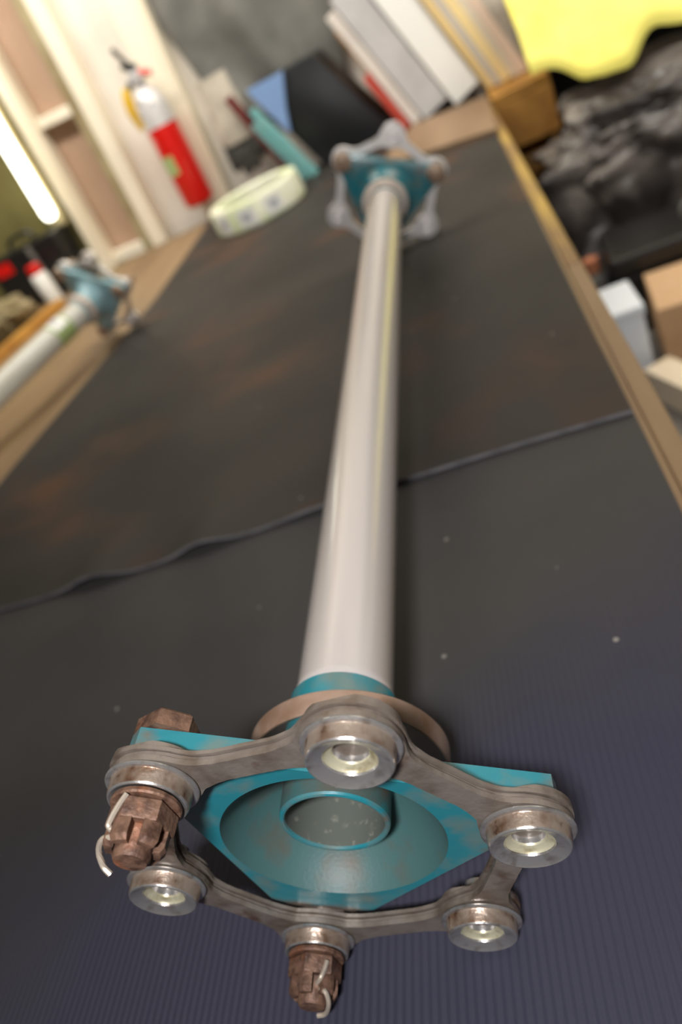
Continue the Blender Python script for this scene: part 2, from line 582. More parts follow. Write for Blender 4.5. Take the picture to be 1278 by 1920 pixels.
# ------------------------------------------------------------------ rubber mats
def sheet(name, material, fx, us, vsn, thick, edge=None):
    """A sheet given by fx(u, v) -> (x, y, z of its top); closed and THICK deep."""
    b_ = bmesh.new()
    top = [[b_.verts.new(fx(i / us, j / vsn)) for j in range(vsn + 1)] for i in range(us + 1)]
    bot = [[b_.verts.new(Vector(fx(i / us, j / vsn)) - Vector((0, 0, thick))) for j in range(vsn + 1)] for i in range(us + 1)]
    for i in range(us):
        for j in range(vsn):
            b_.faces.new((top[i][j], top[i + 1][j], top[i + 1][j + 1], top[i][j + 1]))
            b_.faces.new((bot[i][j], bot[i][j + 1], bot[i + 1][j + 1], bot[i + 1][j]))
    for i in range(us):
        fe = b_.faces.new((top[i][0], bot[i][0], bot[i + 1][0], top[i + 1][0]))
        if edge:
            fe.material_index = 1
        b_.faces.new((top[i][vsn], top[i + 1][vsn], bot[i + 1][vsn], bot[i][vsn]))
    for j in range(vsn):
        b_.faces.new((top[0][j], top[0][j + 1], bot[0][j + 1], bot[0][j]))
        b_.faces.new((top[us][j], bot[us][j], bot[us][j + 1], top[us][j + 1]))
    o_ = finish(b_, name, material, None, smooth=True, angle=40)
    if edge:
        o_.data.materials.append(edge)
    return o_


def near_mat(u, v):
    y = -0.62 + v * (0.385 + 0.62)
    xr = 0.163 - 0.004 * math.sin(v * 5)
    return (-0.66 + u * (xr + 0.66), y, ZM)


tag(sheet('rubber_mat', M['mat_near'], near_mat, 4, 12, 0.003),
    'ribbed blue-black rubber mat at the near end of the bench', 'rubber mat')

LEFT = [(0.33, -0.605), (0.67, -0.600), (0.95, -0.572), (1.24, -0.545), (1.75, -0.555), (1.86, -0.555)]


def left_x(y):
    for (y0, x0), (y1, x1) in zip(LEFT, LEFT[1:]):
        if y <= y1:
            return x0 + (x1 - x0) * (y - y0) / (y1 - y0)
    return LEFT[-1][1]


def far_mat(u, v):
    y0 = 0.3345 - 0.010 * u + 0.004 * math.sin(9 * u + 0.5)
    y = y0 + (1.84 - y0) * (v ** 1.6)
    xl = left_x(y)
    xr = 0.166 + 0.004 * min(1, (y - 0.33))
    x = xl + u * (xr - xl)
    d = y - y0
    rise = 0.0042 * (1 - min(1, max(0, (d - 0.06) / 0.06)))
    hump = 0.0085 * math.exp(-((x + 0.300) / 0.030) ** 2) + 0.0075 * math.exp(-((x + 0.185) / 0.026) ** 2) + 0.002 * math.exp(-((x + 0.08) / 0.03) ** 2)
    return (x, y, ZM + rise + hump * math.exp(-(d / 0.06) ** 2))


tag(sheet('rubber_mat', M['mat_far'], far_mat, 90, 40, 0.003, M['mat_edge']),
    'brown-smeared black rubber mat with wavy front edge, at the far end of the bench', 'rubber mat')

# ------------------------------------------------------------------ drive shafts
RB = 0.070          # bolt circle
LEN = 0.902         # shaft length
ARMS = (120, 0, -120)


def sdf_ring(x, z):
    d = 9.0
    k = 0.013
    for i in range(6):
        a = math.radians(60 * i)
        b_ = math.radians(60 * (i + 1))
        p = (RB * math.cos(a), RB * math.sin(a))
        q = (RB * math.cos(b_), RB * math.sin(b_))
        dc = math.hypot(x - p[0], z - p[1]) - 0.0150
        ex, ez = q[0] - p[0], q[1] - p[1]
        t = max(0, min(1, ((x - p[0]) * ex + (z - p[1]) * ez) / (ex * ex + ez * ez)))
        db = math.hypot(x - p[0] - t * ex, z - p[1] - t * ez) - 0.0052
        for dd in (dc, db):
            h = max(k - abs(d - dd), 0) / k
            d = min(d, dd) - h * h * k * 0.18
    return d


def ring_outline():
    outer, inner = [], []
    n = 216
    for i in range(n):
        a = 2 * PI * i / n
        c, s = math.cos(a), math.sin(a)

        def solve(r, dr, lim):
            while sdf_ring(r * c, r * s) > 0 and abs(r - lim) > 1e-3:
                r += dr
            return r
        outer.append((solve(0.092, -0.0002, 0.03), a))
        inner.append((solve(0.040, 0.0002, 0.09), a))
    return outer, inner


RING_OUT, RING_IN = ring_outline()


def ring_plate(bm_, y0, y1, grow):
    def lp(src, g, y):
        return [((r + g) * math.cos(a), y, (r + g) * math.sin(a)) for r, a in src]
    rings(bm_, [lp(RING_OUT, grow, y0), lp(RING_OUT, grow, y1), lp(RING_IN, -grow, y1), lp(RING_IN, -grow, y0)], close=True)


def poly_r(theta, inr, trunc, rnd=0.0):
    """Polar radius of the three-pointed hub plate: a triangle of inradius INR with cut tips."""
    r = 1e9
    for k in range(3):
        nrm = math.radians(60 + 120 * k)
        c = math.cos(theta - nrm)
        if c > 1e-3:
            r = min(r, inr / c)
        arm = math.radians(120 * k)
        c = math.cos(theta - arm)
        if c > 1e-3:
            r = min(r, trunc / c)
    return r


def build_coupling(root, far, mt, bolts, with_nuts=True, pins=None):
    """One end of a shaft: hub, laminated link ring, bushings, washers and bolts. FAR mirrors it to the other end."""
    def fin(b_, name, material, parent, **k):
        if far:
            for v in b_.verts:
                v.co.y = LEN - v.co.y
        return finish(b_, name, material, parent, off=(0, 0, -ZM), **k)

    # hub
    th = sorted({round(2 * PI * i / 180, 6) for i in range(180)} |
                {round((math.radians(120 * k) + s * math.atan2(0.0030, 0.0805)) % (2 * PI), 6) for k in range(3) for s in (-1, 1)})

    def circ(r, y):
        return [(r * math.cos(t), y, r * math.sin(t)) for t in th]

    def tri(inr, tr, y, cap=9):
        o = []
        for t in th:
            r = min(poly_r(t, inr, tr), cap)
            o.append((r * math.cos(t), y, r * math.sin(t)))
        return o
    b_ = bmesh.new()
    lps = [circ(0.0410, 0.0127), tri(0.0438, 0.060, 0.0125, 0.0560), tri(0.0440, 0.060, 0.0148, 0.0562),
           tri(0.0432, 0.0808, 0.0152), tri(0.0430, 0.0808, 0.0222), tri(0.0420, 0.0800, 0.0228),
           circ(0.0395, 0.0229), circ(0.0345, 0.0275), circ(0.0295, 0.033), circ(0.0258, 0.041), circ(0.0233, 0.050), circ(0.0228, 0.056),
           circ(0.0228, 0.0708), circ(0.0205, 0.0712)]
    rings(b_, lps)
    hub = fin(b_, 'hub', mt['hub'], root)
    b_ = bmesh.new()
    rings(b_, [circ(0.0206, 0.0202), circ(0.0207, 0.0340), circ(0.0225, 0.0352), circ(0.0300, 0.0310), circ(0.0385, 0.0190),
               circ(0.0405, 0.0140), circ(0.0410, 0.0127)])
    fin(b_, 'dish', mt['dish'], hub)
    b_ = bmesh.new()
    rings(b_, [circ(0.0184, 0.0202), circ(0.0187, 0.0192), circ(0.0194, 0.0190), circ(0.0202, 0.0193), circ(0.0206, 0.0202)])
    fin(b_, 'bore_rim', mt['hub'], hub)
    b_ = bmesh.new()
    rings(b_, [circ(0.0184, 0.0202), circ(0.0182, 0.085), circ(0.0001, 0.0855)])
    fin(b_, 'bore', M['primer'], hub)

    # laminated ring
    b_ = bmesh.new(); ring_plate(b_, 0.0066, 0.0085, -0.0004)
    ring = fin(b_, 'coupling_ring', mt['ring'], root, angle=30)
    b_ = bmesh.new(); ring_plate(b_, 0.0089, 0.0100, -0.0013)
    fin(b_, 'lamination', mt['ring'], ring, angle=30)
    b_ = bmesh.new(); ring_plate(b_, 0.0103, 0.0116, 0.0)
    fin(b_, 'lamination', mt['ring'], ring, angle=30)
    for i in range(6):
        a = math.radians(60 * i)
        c = (RB * math.cos(a), 0, RB * math.sin(a))
        b_ = lathe([(0.0130, 0.0006), (0.0132, 0.0012), (0.0134, 0.0050), (0.0136, 0.0053)], center=c)
        fin(b_, 'bushing', mt['bushing'], ring)
        b_ = lathe([(0.0135, 0.0052), (0.0148, 0.0052), (0.0153, 0.0056), (0.0153, 0.0061), (0.0149, 0.0064), (0.0142, 0.0066)], center=c)
        fin(b_, 'bushing_flange', mt['face'], ring)
        b_ = lathe([(0.0079, 0.0024), (0.0082, 0.0018), (0.0100, 0.0011), (0.0119, 0.0003), (0.0123, 0.0000), (0.0127, 0.0001), (0.0130, 0.0006)], center=c)
        fin(b_, 'bushing_face', mt['face'], ring)
        b_ = lathe([(0.0054, 0.0046), (0.0057, 0.0040), (0.0070, 0.0034), (0.0077, 0.0029), (0.0079, 0.0024)], center=c)
        fin(b_, 'bushing_liner', mt['liner'], ring)
        b_ = lathe([(0.0053, 0.0200), (0.0053, 0.0048), (0.0054, 0.0046)], center=c)
        fin(b_, 'bushing_bore', mt['face'], ring)
        # half-cut shim washers behind the links: flats at two sides
        b_ = bmesh.new()
        pts = []
        for k in range(40):
            t = 2 * PI * k / 40
            pts.append((c[0] + 0.0150 * math.cos(t), c[2] + min(0.0150 * math.sin(t), 0.0136)))
        prism(b_, pts, 0.0117, 0.0134)
        fin(b_, 'washer', mt['ring'], ring)

    for n_, (ang, back) in enumerate(bolts):
        a = math.radians(ang)
        cx, cz = RB * math.cos(a), RB * math.sin(a)

        def hexa(af, rot):
            return [(cx + af / 2 / math.cos(PI / 6) * math.cos(PI / 3 * k + rot), cz + af / 2 / math.cos(PI / 6) * math.sin(PI / 3 * k + rot)) for k in range(6)]
        b_ = bmesh.new()

        def lp(pts, y, s=1.0):
            return [(cx + (p[0] - cx) * s, y, cz + (p[1] - cz) * s) for p in pts]
        hx = hexa(0.0195, a + 0.25)
        if mt.get('round_head'):
            lathe([(0.0112, 0.0226), (0.0122, 0.0262), (0.0118, 0.0300), (0.0090, 0.0322), (0.0040, 0.0330), (0.0001, 0.0331)], center=(cx, 0, cz), bm=b_, n=32)
        else:
            rings(b_, [lp(hx, 0.0226), lp(hx, 0.0284), lp(hx, 0.0298, 0.86), lp(hx, 0.0298, 0.01)], cap0=True)
        lathe([(0.0058, 0.023), (0.0058, -0.0166), (0.0050, -0.0180), (0.0001, -0.0183)], center=(cx, 0, cz), bm=b_, n=32)
        bolt = fin(b_, 'bolt', mt['bolt'], root, angle=30)
        if not with_nuts:
            continue
        b_ = bmesh.new()
        lathe([(0.0060, -0.0001), (0.0112, 0.0000), (0.0114, -0.0012), (0.0110, -0.0018), (0.0060, -0.0019)], center=(cx, 0, cz), bm=b_)
        fin(b_, 'nut_washer', M['rust'], bolt, angle=40)
        # castle nut: hex base and six merlons
        b_ = bmesh.new()
        rot = a + 0.45
        hx = hexa(0.0185, rot)
        rings(b_, [lp(hx, -0.0019, 0.94), lp(hx, -0.0026), lp(hx, -0.0082), lp(hx, -0.0088, 0.97), [(cx + 0.0058 * math.cos(PI / 3 * k + rot), -0.0088, cz + 0.0058 * math.sin(PI / 3 * k + rot)) for k in range(6)]], cap0=True)
        for k in range(6):
            t0 = rot + PI / 3 * k + PI / 6 + 0.20
            t1 = rot + PI / 3 * (k + 1) + PI / 6 - 0.20
            seg = 6
            lo, hi = [], []
            for s in range(seg + 1):
                t = t0 + (t1 - t0) * s / seg
                lo.append(t)
            outer = [(cx + 0.0096 * math.cos(t), cz + 0.0096 * math.sin(t)) for t in lo]
            inner = [(cx + 0.0062 * math.cos(t), cz + 0.0062 * math.sin(t)) for t in reversed(lo)]
            o2 = [(cx + 0.0084 * math.cos(t), cz + 0.0084 * math.sin(t)) for t in lo]
            P0 = [(p[0], -0.0087, p[1]) for p in outer + inner]
            P1 = [(p[0], -0.0136, p[1]) for p in outer + inner]
            P2 = [(p[0], -0.0152, p[1]) for p in o2 + inner]
            rings(b_, [P0, P1, P2], cap0=True, cap1=True)
        fin(b_, 'castle_nut', M['rust'], bolt, angle=30)
        if pins:
            b_ = bmesh.new()
            for leg in pins[n_]:
                pts = [(cx + r * math.cos(math.radians(t)), y, cz + r * math.sin(math.radians(t))) for t, r, y in leg]
                tube_path(b_, spline(pts), 0.00095, 8)
            fin(b_, 'cotter_pin', M['wire'], bolt)
    return hub


def build_shaft(label, loc, rot, mt, mt_far, near_bolts, far_bolts, pins, labelled=False):
    root = thing('drive_shaft', label, 'drive shaft', loc, rot)
    b_ = lathe([(0.0207, 0.0710), (0.0213, 0.0720), (0.0213, 0.0760), (0.0209, 0.0775), (0.0209, LEN - 0.0775), (0.0213, LEN - 0.076), (0.0213, LEN - 0.072), (0.0207, LEN - 0.071)], n=64)
    finish(b_, 'tube', mt['tube'], root, off=(0, 0, -ZM))
    b_ = lathe([(0.0209, LEN - 0.070), (0.0225, LEN - 0.0675), (0.0285, LEN - 0.064), (0.0292, LEN - 0.060), (0.0288, LEN - 0.055), (0.0228, LEN - 0.053)], n=48)
    o = finish(b_, 'weld_collar', M['collar_white'], root, off=(0, 0, -ZM))
    o['label'] = 'pale flared collar'
    if near_bolts:
        build_coupling(root, False, mt, near_bolts, True, pins)
    build_coupling(root, True, mt_far, far_bolts, False)
    if labelled:
        y0 = LEN - 0.150
        b_ = bmesh.new()
        lathe([(0.0210, y0), (0.0216, y0), (0.0216, y0 + 0.042), (0.0210, y0 + 0.042)], bm=b_)
        st = finish(b_, 'sticker', M['green_label'], root, off=(0, 0, -ZM))
        for (r, h0, h1, m_, a0, a1) in ((0.0219, 0.005, 0.037, M['label_white'], 20, 130), (0.0221, 0.014, 0.028, M['label_grey'], 55, 95)):
            b_ = bmesh.new()
            arc = [math.radians(a0 + (a1 - a0) * i / 14) for i in range(15)]
            v0 = [b_.verts.new((r * math.cos(t), y0 + h0, r * math.sin(t))) for t in arc]
            v1 = [b_.verts.new((r * math.cos(t), y0 + h1, r * math.sin(t))) for t in arc]
            for i in range(14):
                b_.faces.new((v0[i], v0[i + 1], v1[i + 1], v1[i]))
            finish(b_, 'sticker_patch', m_, st, off=(0, 0, -ZM))
    return root


MT = dict(hub=M['teal'], dish=M['dish'], ring=M['brown_steel'], bushing=M['steel'], face=M['bright_steel'], liner=M['cream'], bolt=M['rust'], tube=M['tube'])
MTF = dict(hub=M['teal'], dish=M['dish'], ring=M['far_ring'], bushing=M['far_ring'], face=M['far_ring'], liner=M['cream'], bolt=M['bolt_tan'], tube=M['tube'], round_head=True)
MT2 = dict(hub=M['teal_pale'], dish=M['teal_pale'], ring=M['far_ring'], bushing=M['far_ring'], face=M['far_ring'], liner=M['cream'], bolt=M['bolt_tan'], tube=M['tube2'], round_head=True)
PIN_UL = [[(110, 0.0070, -0.0118), (112, 0.0098, -0.0110), (105, 0.0105, -0.0088), (94, 0.0109, -0.0055), (84, 0.0112, -0.0024)],
          [(124, 0.0070, -0.0125), (138, 0.0097, -0.0130), (162, 0.0108, -0.0146), (182, 0.0104, -0.0172), (198, 0.0090, -0.0190)]]
PIN_LO = [[(52, 0.0070, -0.0118), (48, 0.0098, -0.0108), (42, 0.0104, -0.0080), (38, 0.0108, -0.0048)],
          [(40, 0.0070, -0.0135), (30, 0.0092, -0.0150), (10, 0.0080, -0.0178), (-40, 0.0056, -0.0192), (-80, 0.0040, -0.0196)]]
build_shaft('long greyish-white drive shaft with teal hubs and open six-hole link rings, lying along the mats',
            (0, 0, ZM), (0, 0, 0), MT, MTF, [(120, 1), (-120, 1)], [(120, 1), (0, 1), (-120, 1)], [PIN_UL, PIN_LO])
rot2 = Matrix.Rotation(math.radians(-22), 4, 'Z') @ Matrix.Rotation(math.radians(3.85), 4, 'X')
p2 = Vector((-0.572, 1.100, 0.003)) - rot2 @ Vector((0, 0.885, -ZM))
build_shaft('pale shaft with green-bordered sticker and faded blue hub, on bare wood left of the mats',
            p2, rot2.to_euler(), MT2, MT2, None, [(120, 1), (0, 1), (-120, 1)], None, True)

# loose steel band hanging on the collar
b_ = lathe([(0.0412, 0.0520), (0.0421, 0.0517), (0.0424, 0.0522), (0.0426, 0.0612), (0.0422, 0.0617), (0.0413, 0.0614)], n=96, close=True)
band = finish(b_, 'steel_band', M['hoop'])
band.location = (-0.004, 0, -0.0186)
band.rotation_euler = (0, 0, math.radians(1.0))
tag(band, 'loose brown steel hoop hanging around the near teal hub collar', 'steel band')

# ------------------------------------------------------------------ things lying on the bench
bm = bmesh.new(); prism(bm, [(0.172, 1.288), (-0.06, 1.432), (0.02, 1.70), (0.185, 1.62)], 0, 0.008, 'Z')
o = finish(bm, 'board_offcut', M['plywood'], smooth=False)
tag(place(o, (0, 0, ZM + 0.0003)), 'flat brown board lying over the far corner of the mat', 'board')

bm = bmesh.new(); box(bm, -0.016, 0.016, -0.42, 0.36, 0, 0.022, 0.003)
o = finish(bm, 'wooden_batten', M['orange_wood'], smooth=False)
tag(place(o, (-1.04, 1.28, ZB), (0, 0, math.radians(-10))), 'orange-brown wooden strip lying behind the pale shaft', 'batten')

# roll of pale green tape
roll = thing('tape_roll', 'wide pale green roll with white printed squares, lying at the far mat edge', 'tape roll', (-0.352, 1.565, ZM))
b_ = lathe([(0.082, 0.001), (0.106, 0.0), (0.110, 0.004), (0.110, 0.050), (0.107, 0.055), (0.085, 0.055), (0.082, 0.052)], 'Z', n=72, close=True)
finish(b_, 'tape', M['green_tape'], roll)
for k, a in enumerate((-128, -93, -58)):
    for (r, w, h0, h1, m_, nm) in ((0.1106, 11, 0.008, 0.046, M['label_white'], 'printed_square'), (0.1109, 4.5, 0.019, 0.035, M['label_grey'], 'printed_mark')):
        b_ = bmesh.new()
        arc = [math.radians(a - w + 2 * w * i / 8) for i in range(9)]
        rings_ = [[(rr * math.cos(t), rr * math.sin(t), z) for t in arc] for rr, z in ((r - 0.001, h0), (r, h0), (r, h1), (r - 0.001, h1))]
        vv = [[b_.verts.new(p) for p in lp_] for lp_ in rings_]
        for p_, q_ in zip(vv, vv[1:]):
            for i in range(8):
                b_.faces.new((p_[i], p_[i + 1], q_[i + 1], q_[i]))
        finish(b_, nm, m_, roll)

# ------------------------------------------------------------------ left corner of the bench
lamp = thing('tube_lamp', 'lit white fluorescent tube lamp mounted upright on the olive panel', 'lamp', (-0.985, 1.845, ZB), (0, LEAN, 0))
b_ = lathe([(0.001, 0.176), (0.012, 0.178), (0.0175, 0.188), (0.0185, 0.200), (0.0185, 0.62), (0.001, 0.63)], 'Z', n=24)
finish(b_, 'glass_tube', M['lamp'], lamp)
b_ = bmesh.new(); box(b_, -0.022, 0.022, 0.020, 0.040, 0.15, 0.66, 0.004)
finish(b_, 'lamp_backplate', M['olive_tone'], lamp, smooth=False)

case = thing('tool_case', 'black upright tool case with red label below the lit tube lamp', 'tool case', (-1.075, 1.80, ZB))
b_ = bmesh.new(); box(b_, -0.13, 0.11, -0.018, 0.08, 0, 0.155, 0.008)
finish(b_, 'case_body', M['black'], case, smooth=False)
b_ = bmesh.new(); box(b_, 0.015, 0.030, -0.0215, -0.015, 0.005, 0.15, 0.002)
finish(b_, 'case_rib', M['grey_cloth'], case, smooth=False)
b_ = bmesh.new(); box(b_, -0.11, -0.055, -0.0205, -0.016, 0.108, 0.140, 0.002)
o = finish(b_, 'case_label', M['red'], case, smooth=False)
o['label'] = 'red label'
b_ = bmesh.new(); tube_path(b_, spline([(-0.05, 0.03, 0.15), (-0.048, 0.03, 0.175), (-0.01, 0.03, 0.182), (0.028, 0.03, 0.175), (0.03, 0.03, 0.15)]), 0.006)
finish(b_, 'case_handle', M['black'], case)

can = thing('spray_can', 'small white can with red cap before the black tool case', 'can', (-1.045, 1.735, ZB), (0, 0, 0))
b_ = lathe([(0.001, 0), (0.022, 0), (0.0235, 0.003), (0.0235, 0.078), (0.019, 0.088), (0.017, 0.090)], 'Z', n=32)
finish(b_, 'can_body', M['label_white'], can)
b_ = lathe([(0.0195, 0.086), (0.0205, 0.088), (0.0195, 0.108), (0.015, 0.112), (0.001, 0.112)], 'Z', n=32)
finish(b_, 'cap', M['red'], can)

o = blob('rag', M['rag'], (0.085, 0.06, 0.05), 4.0, 0.25, 1.8)
tag(place(o, (-1.10, 1.56, ZB)), 'crumpled beige rag left of the orange-brown batten', 'rag')

# ------------------------------------------------------------------ fire extinguisher
ext = thing('fire_extinguisher', 'red fire extinguisher with silver shoulder hanging between two cream studs', 'fire extinguisher', (-0.555, 1.805, -0.028), (0, math.radians(1.5), 0))
b_ = lathe([(0.001, 0.004), (0.030, 0.0), (0.037, 0.004), (0.040, 0.012), (0.040, 0.205)], 'Z', n=40)
finish(b_, 'cylinder', M['red'], ext)
b_ = lathe([(0.0402, 0.195), (0.0402, 0.235), (0.036, 0.258), (0.024, 0.276), (0.014, 0.284), (0.014, 0.296), (0.001, 0.297)], 'Z', n=40)
o = finish(b_, 'shoulder', M['silver'], ext)
o['label'] = 'silver-white label and shoulder'
b_ = bmesh.new()
arc = [math.radians(-150 + 60 * i / 10) for i in range(11)]
v0 = [b_.verts.new((0.0406 * math.cos(t), 0.0406 * math.sin(t), 0.085)) for t in arc]
v1 = [b_.verts.new((0.0406 * math.cos(t), 0.0406 * math.sin(t), 0.130)) for t in arc]
for i in range(10):
    b_.faces.new((v0[i], v0[i + 1], v1[i + 1], v1[i]))
o = finish(b_, 'inspection_label', M['green_label'], ext)
b_ = bmesh.new(); box(b_, -0.015, 0.015, -0.02, 0.016, 0.292, 0.318, 0.004)
finish(b_, 'valve', M['silver'], ext, smooth=False)
b_ = bmesh.new(); tube_path(b_, spline([(-0.004, 0, 0.306), (0.016, -0.006, 0.310), (0.04, -0.01, 0.300)]), 0.007)
finish(b_, 'safety_tag', M['red'], ext)
for dz, ex in ((0.318, 0.02), (0.330, 0.045)):
    b_ = bmesh.new(); tube_path(b_, spline([(0.012, 0, dz - 0.004), (-0.005, 0, dz + 0.004), (-0.022, -0.004, dz + ex)]), [0.006] * 13)
    finish(b_, 'lever', M['black'], ext)
b_ = bmesh.new(); tube_path(b_, spline([(-0.014, -0.008, 0.300), (-0.030, -0.012, 0.290), (-0.040, -0.014, 0.262), (-0.043, -0.012, 0.232)]), 0.0075)
hose = finish(b_, 'hose', M['black'], ext)
b_ = bmesh.new(); tube_path(b_, spline([(-0.034, -0.016, 0.296), (-0.041, -0.018, 0.270), (-0.044, -0.018, 0.240), (-0.040, -0.016, 0.205)]), [0.006, 0.008, 0.010, 0.0115, 0.012, 0.0125, 0.013, 0.0135, 0.0135, 0.0135, 0.0135, 0.0135, 0.013, 0.0125, 0.012, 0.0115, 0.011, 0.011, 0.010])
finish(b_, 'nozzle', M['yellow_plastic'], ext)
b_ = bmesh.new(); box(b_, -0.016, 0.016, 0.038, 0.098, 0.17, 0.19, 0.002); box(b_, -0.02, 0.02, 0.085, 0.10, 0.05, 0.33, 0.002)
finish(b_, 'wall_bracket', M['black'], ext, smooth=False)


# ------------------------------------------------------------------ things hanging on the wall, centre
def cloth(name, material, outline, depth, folds, seed, thick=0.006, nx=36, nz=36):
    """A hanging cloth: OUTLINE gives left x, right x, at z rows; folds make it wavy in y."""
    zs = [r[2] for r in outline]

    def at(z):
        for (a0, b0, z0), (a1, b1, z1) in zip(outline, outline[1:]):
            if z0 >= z >= z1:
                t = (z0 - z) / (z0 - z1)
                return a0 + (a1 - a0) * t, b0 + (b1 - b0) * t
        return outline[-1][0], outline[-1][1]
    bm_ = bmesh.new()
    grids = []
    for side in (0, 1):
        g = []
        for j in range(nz + 1):
            z = zs[0] + (zs[-1] - zs[0]) * j / nz
            a, b2 = at(z)
            row = []
            for i in range(nx + 1):
                u = i / nx
                x = a + (b2 - a) * u
                y = -depth * (0.55 + 0.45 * math.sin(u * folds * 2 * PI + seed + 1.5 * z)) * math.sin(PI * min(1, max(0, u * 0.96 + 0.02))) ** 0.4
                y += 0.012 * noise.noise(Vector((x * 14, z * 9, seed)))
                zz = z + (0.018 * noise.noise(Vector((x * 11, seed, 0))) if j == nz else 0)
                row.append(bm_.verts.new((x, y + side * thick, zz)))
            g.append(row)
        grids.append(g)
    f, k = grids
    for j in range(nz):
        for i in range(nx):
            bm_.faces.new((f[j][i], f[j][i + 1], f[j + 1][i + 1], f[j + 1][i]))
            bm_.faces.new((k[j][i], k[j + 1][i], k[j + 1][i + 1], k[j][i + 1]))
    for j in range(nz):
        bm_.faces.new((f[j][0], f[j + 1][0], k[j + 1][0], k[j][0]))
        bm_.faces.new((f[j][nx], k[j][nx], k[j + 1][nx], f[j + 1][nx]))
    for i in range(nx):
        bm_.faces.new((f[0][i], k[0][i], k[0][i + 1], f[0][i + 1]))
        bm_.faces.new((f[nz][i], f[nz][i + 1], k[nz][i + 1], k[nz][i]))
    return finish(bm_, name, material, angle=60)


o = cloth('hanging_cloth', M['grey_cloth'], [(-0.47, -0.03, 0.60), (-0.46, -0.04, 0.34), (-0.43, -0.06, 0.20), (-0.37, -0.08, 0.11), (-0.30, -0.10, 0.05)], 0.035, 2.2, 1.0)
tag(place(o, (0, 1.895, 0)), 'dark grey cloth hanging on the wall right of the extinguisher', 'cloth')

glove = thing('work_glove', 'beige work glove with dark dipped fingers, hanging below the grey cloth', 'glove', (-0.392, 1.825, -0.03))
b_ = bmesh.new()
lps = []
for z, w, d in ((0.235, 0.040, 0.014), (0.19, 0.042, 0.016), (0.14, 0.047, 0.020), (0.10, 0.050, 0.022), (0.085, 0.049, 0.020)):
    lps.append([(w * math.cos(2 * PI * i / 28), d * math.sin(2 * PI * i / 28), z) for i in range(28)])
rings(b_, lps, cap0=True, cap1=True)
finish(b_, 'glove_palm', M['glove_beige'], glove)
for i, (x, ln) in enumerate(((-0.036, 0.068), (-0.013, 0.086), (0.011, 0.080), (0.034, 0.062))):
    b_ = bmesh.new()
    tube_path(b_, spline([(x, 0, 0.095), (x * 1.05, -0.006, 0.095 - ln * 0.5), (x * 1.08, 0.0, 0.095 - ln * 0.92), (x * 1.08, 0.002, 0.095 - ln)], 4), [0.0125] * 9 + [0.011, 0.009, 0.007, 0.004])
    finish(b_, 'finger', M['glove_dark'], glove)
b_ = bmesh.new()
tube_path(b_, spline([(0.044, 0, 0.135), (0.060, -0.004, 0.115), (0.066, -0.004, 0.085), (0.067, -0.004, 0.072)], 4), [0.013] * 9 + [0.012, 0.010, 0.008, 0.005])
finish(b_, 'thumb', M['glove_dark'], glove)


def slab(name, material, label, cat, xb, yb, w, h, d, lean, z0=ZB, group=None, bev=0.002):
    """An upright slab leaning to the left: its lower left front corner at (xb, yb)."""
    bm_ = bmesh.new()
    box(bm_, 0, w, 0, d, 0, h, bev)
    o_ = finish(bm_, name, material, smooth=False)
    place(o_, (xb, yb, z0), (0, -math.radians(lean), 0))
    return tag(o_, label, cat, group)


slab('folder', M['darkred'], 'thin dark red folder leaning between the glove and black vinyl bag', 'folder', -0.300, 1.775, 0.016, 0.235, 0.03, 18, ZM)

# slumped black bag; its blue reflection is a solid coloured patch
bag = thing('vinyl_bag', 'slumped glossy black vinyl bag with a painted blue sheen behind the far hub', 'bag', (-0.206, 1.745, ZM))
b_ = bmesh.new()
lps = []
for k in range(13):
    t = k / 12
    z = 0.222 * t
    sx = -0.098 * t
    w = 0.200 - 0.020 * t
    bul = 0.012 * math.sin(PI * t)
    lp_ = []
    m = 12
    for i in range(m):
        lp_.append((sx + w * i / m, -0.004 - bul * math.sin(PI * i / m), z))
    for i in range(m):
        lp_.append((sx + w - w * i / m, 0.075 + bul * math.sin(PI * i / m), z))
    lps.append(lp_)
rings(b_, lps, cap0=True, cap1=True)
finish(b_, 'bag_body', M['black_vinyl'], bag, angle=50)
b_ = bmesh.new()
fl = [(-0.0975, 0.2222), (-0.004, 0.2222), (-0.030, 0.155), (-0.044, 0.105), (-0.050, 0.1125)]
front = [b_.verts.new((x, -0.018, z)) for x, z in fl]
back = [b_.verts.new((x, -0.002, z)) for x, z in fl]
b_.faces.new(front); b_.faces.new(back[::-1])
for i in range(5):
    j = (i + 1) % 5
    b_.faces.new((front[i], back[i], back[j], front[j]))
o = finish(b_, 'bag_sheen_patch', M['blue_sheen'], bag, smooth=False)
o['label'] = 'blue sheen of the bag, modelled as a patch'

for k, (xb, yb, ln) in enumerate(((-0.238, 1.700, 0.20), (-0.262, 1.712, 0.17))):
    bm_ = bmesh.new(); box(bm_, 0, 0.020, 0, 0.005, 0, ln, 0.001)
    o = finish(bm_, 'paint_stick', M['teal_wood'], smooth=False)
    place(o, (xb, yb, ZM), (math.radians(-9), -math.radians(25), 0))
    tag(o, ('longer teal stick leaning against the black bag', 'shorter teal stick leaning left of the longer one')[k], 'paint stick', 'teal sticks leaning on the bag')

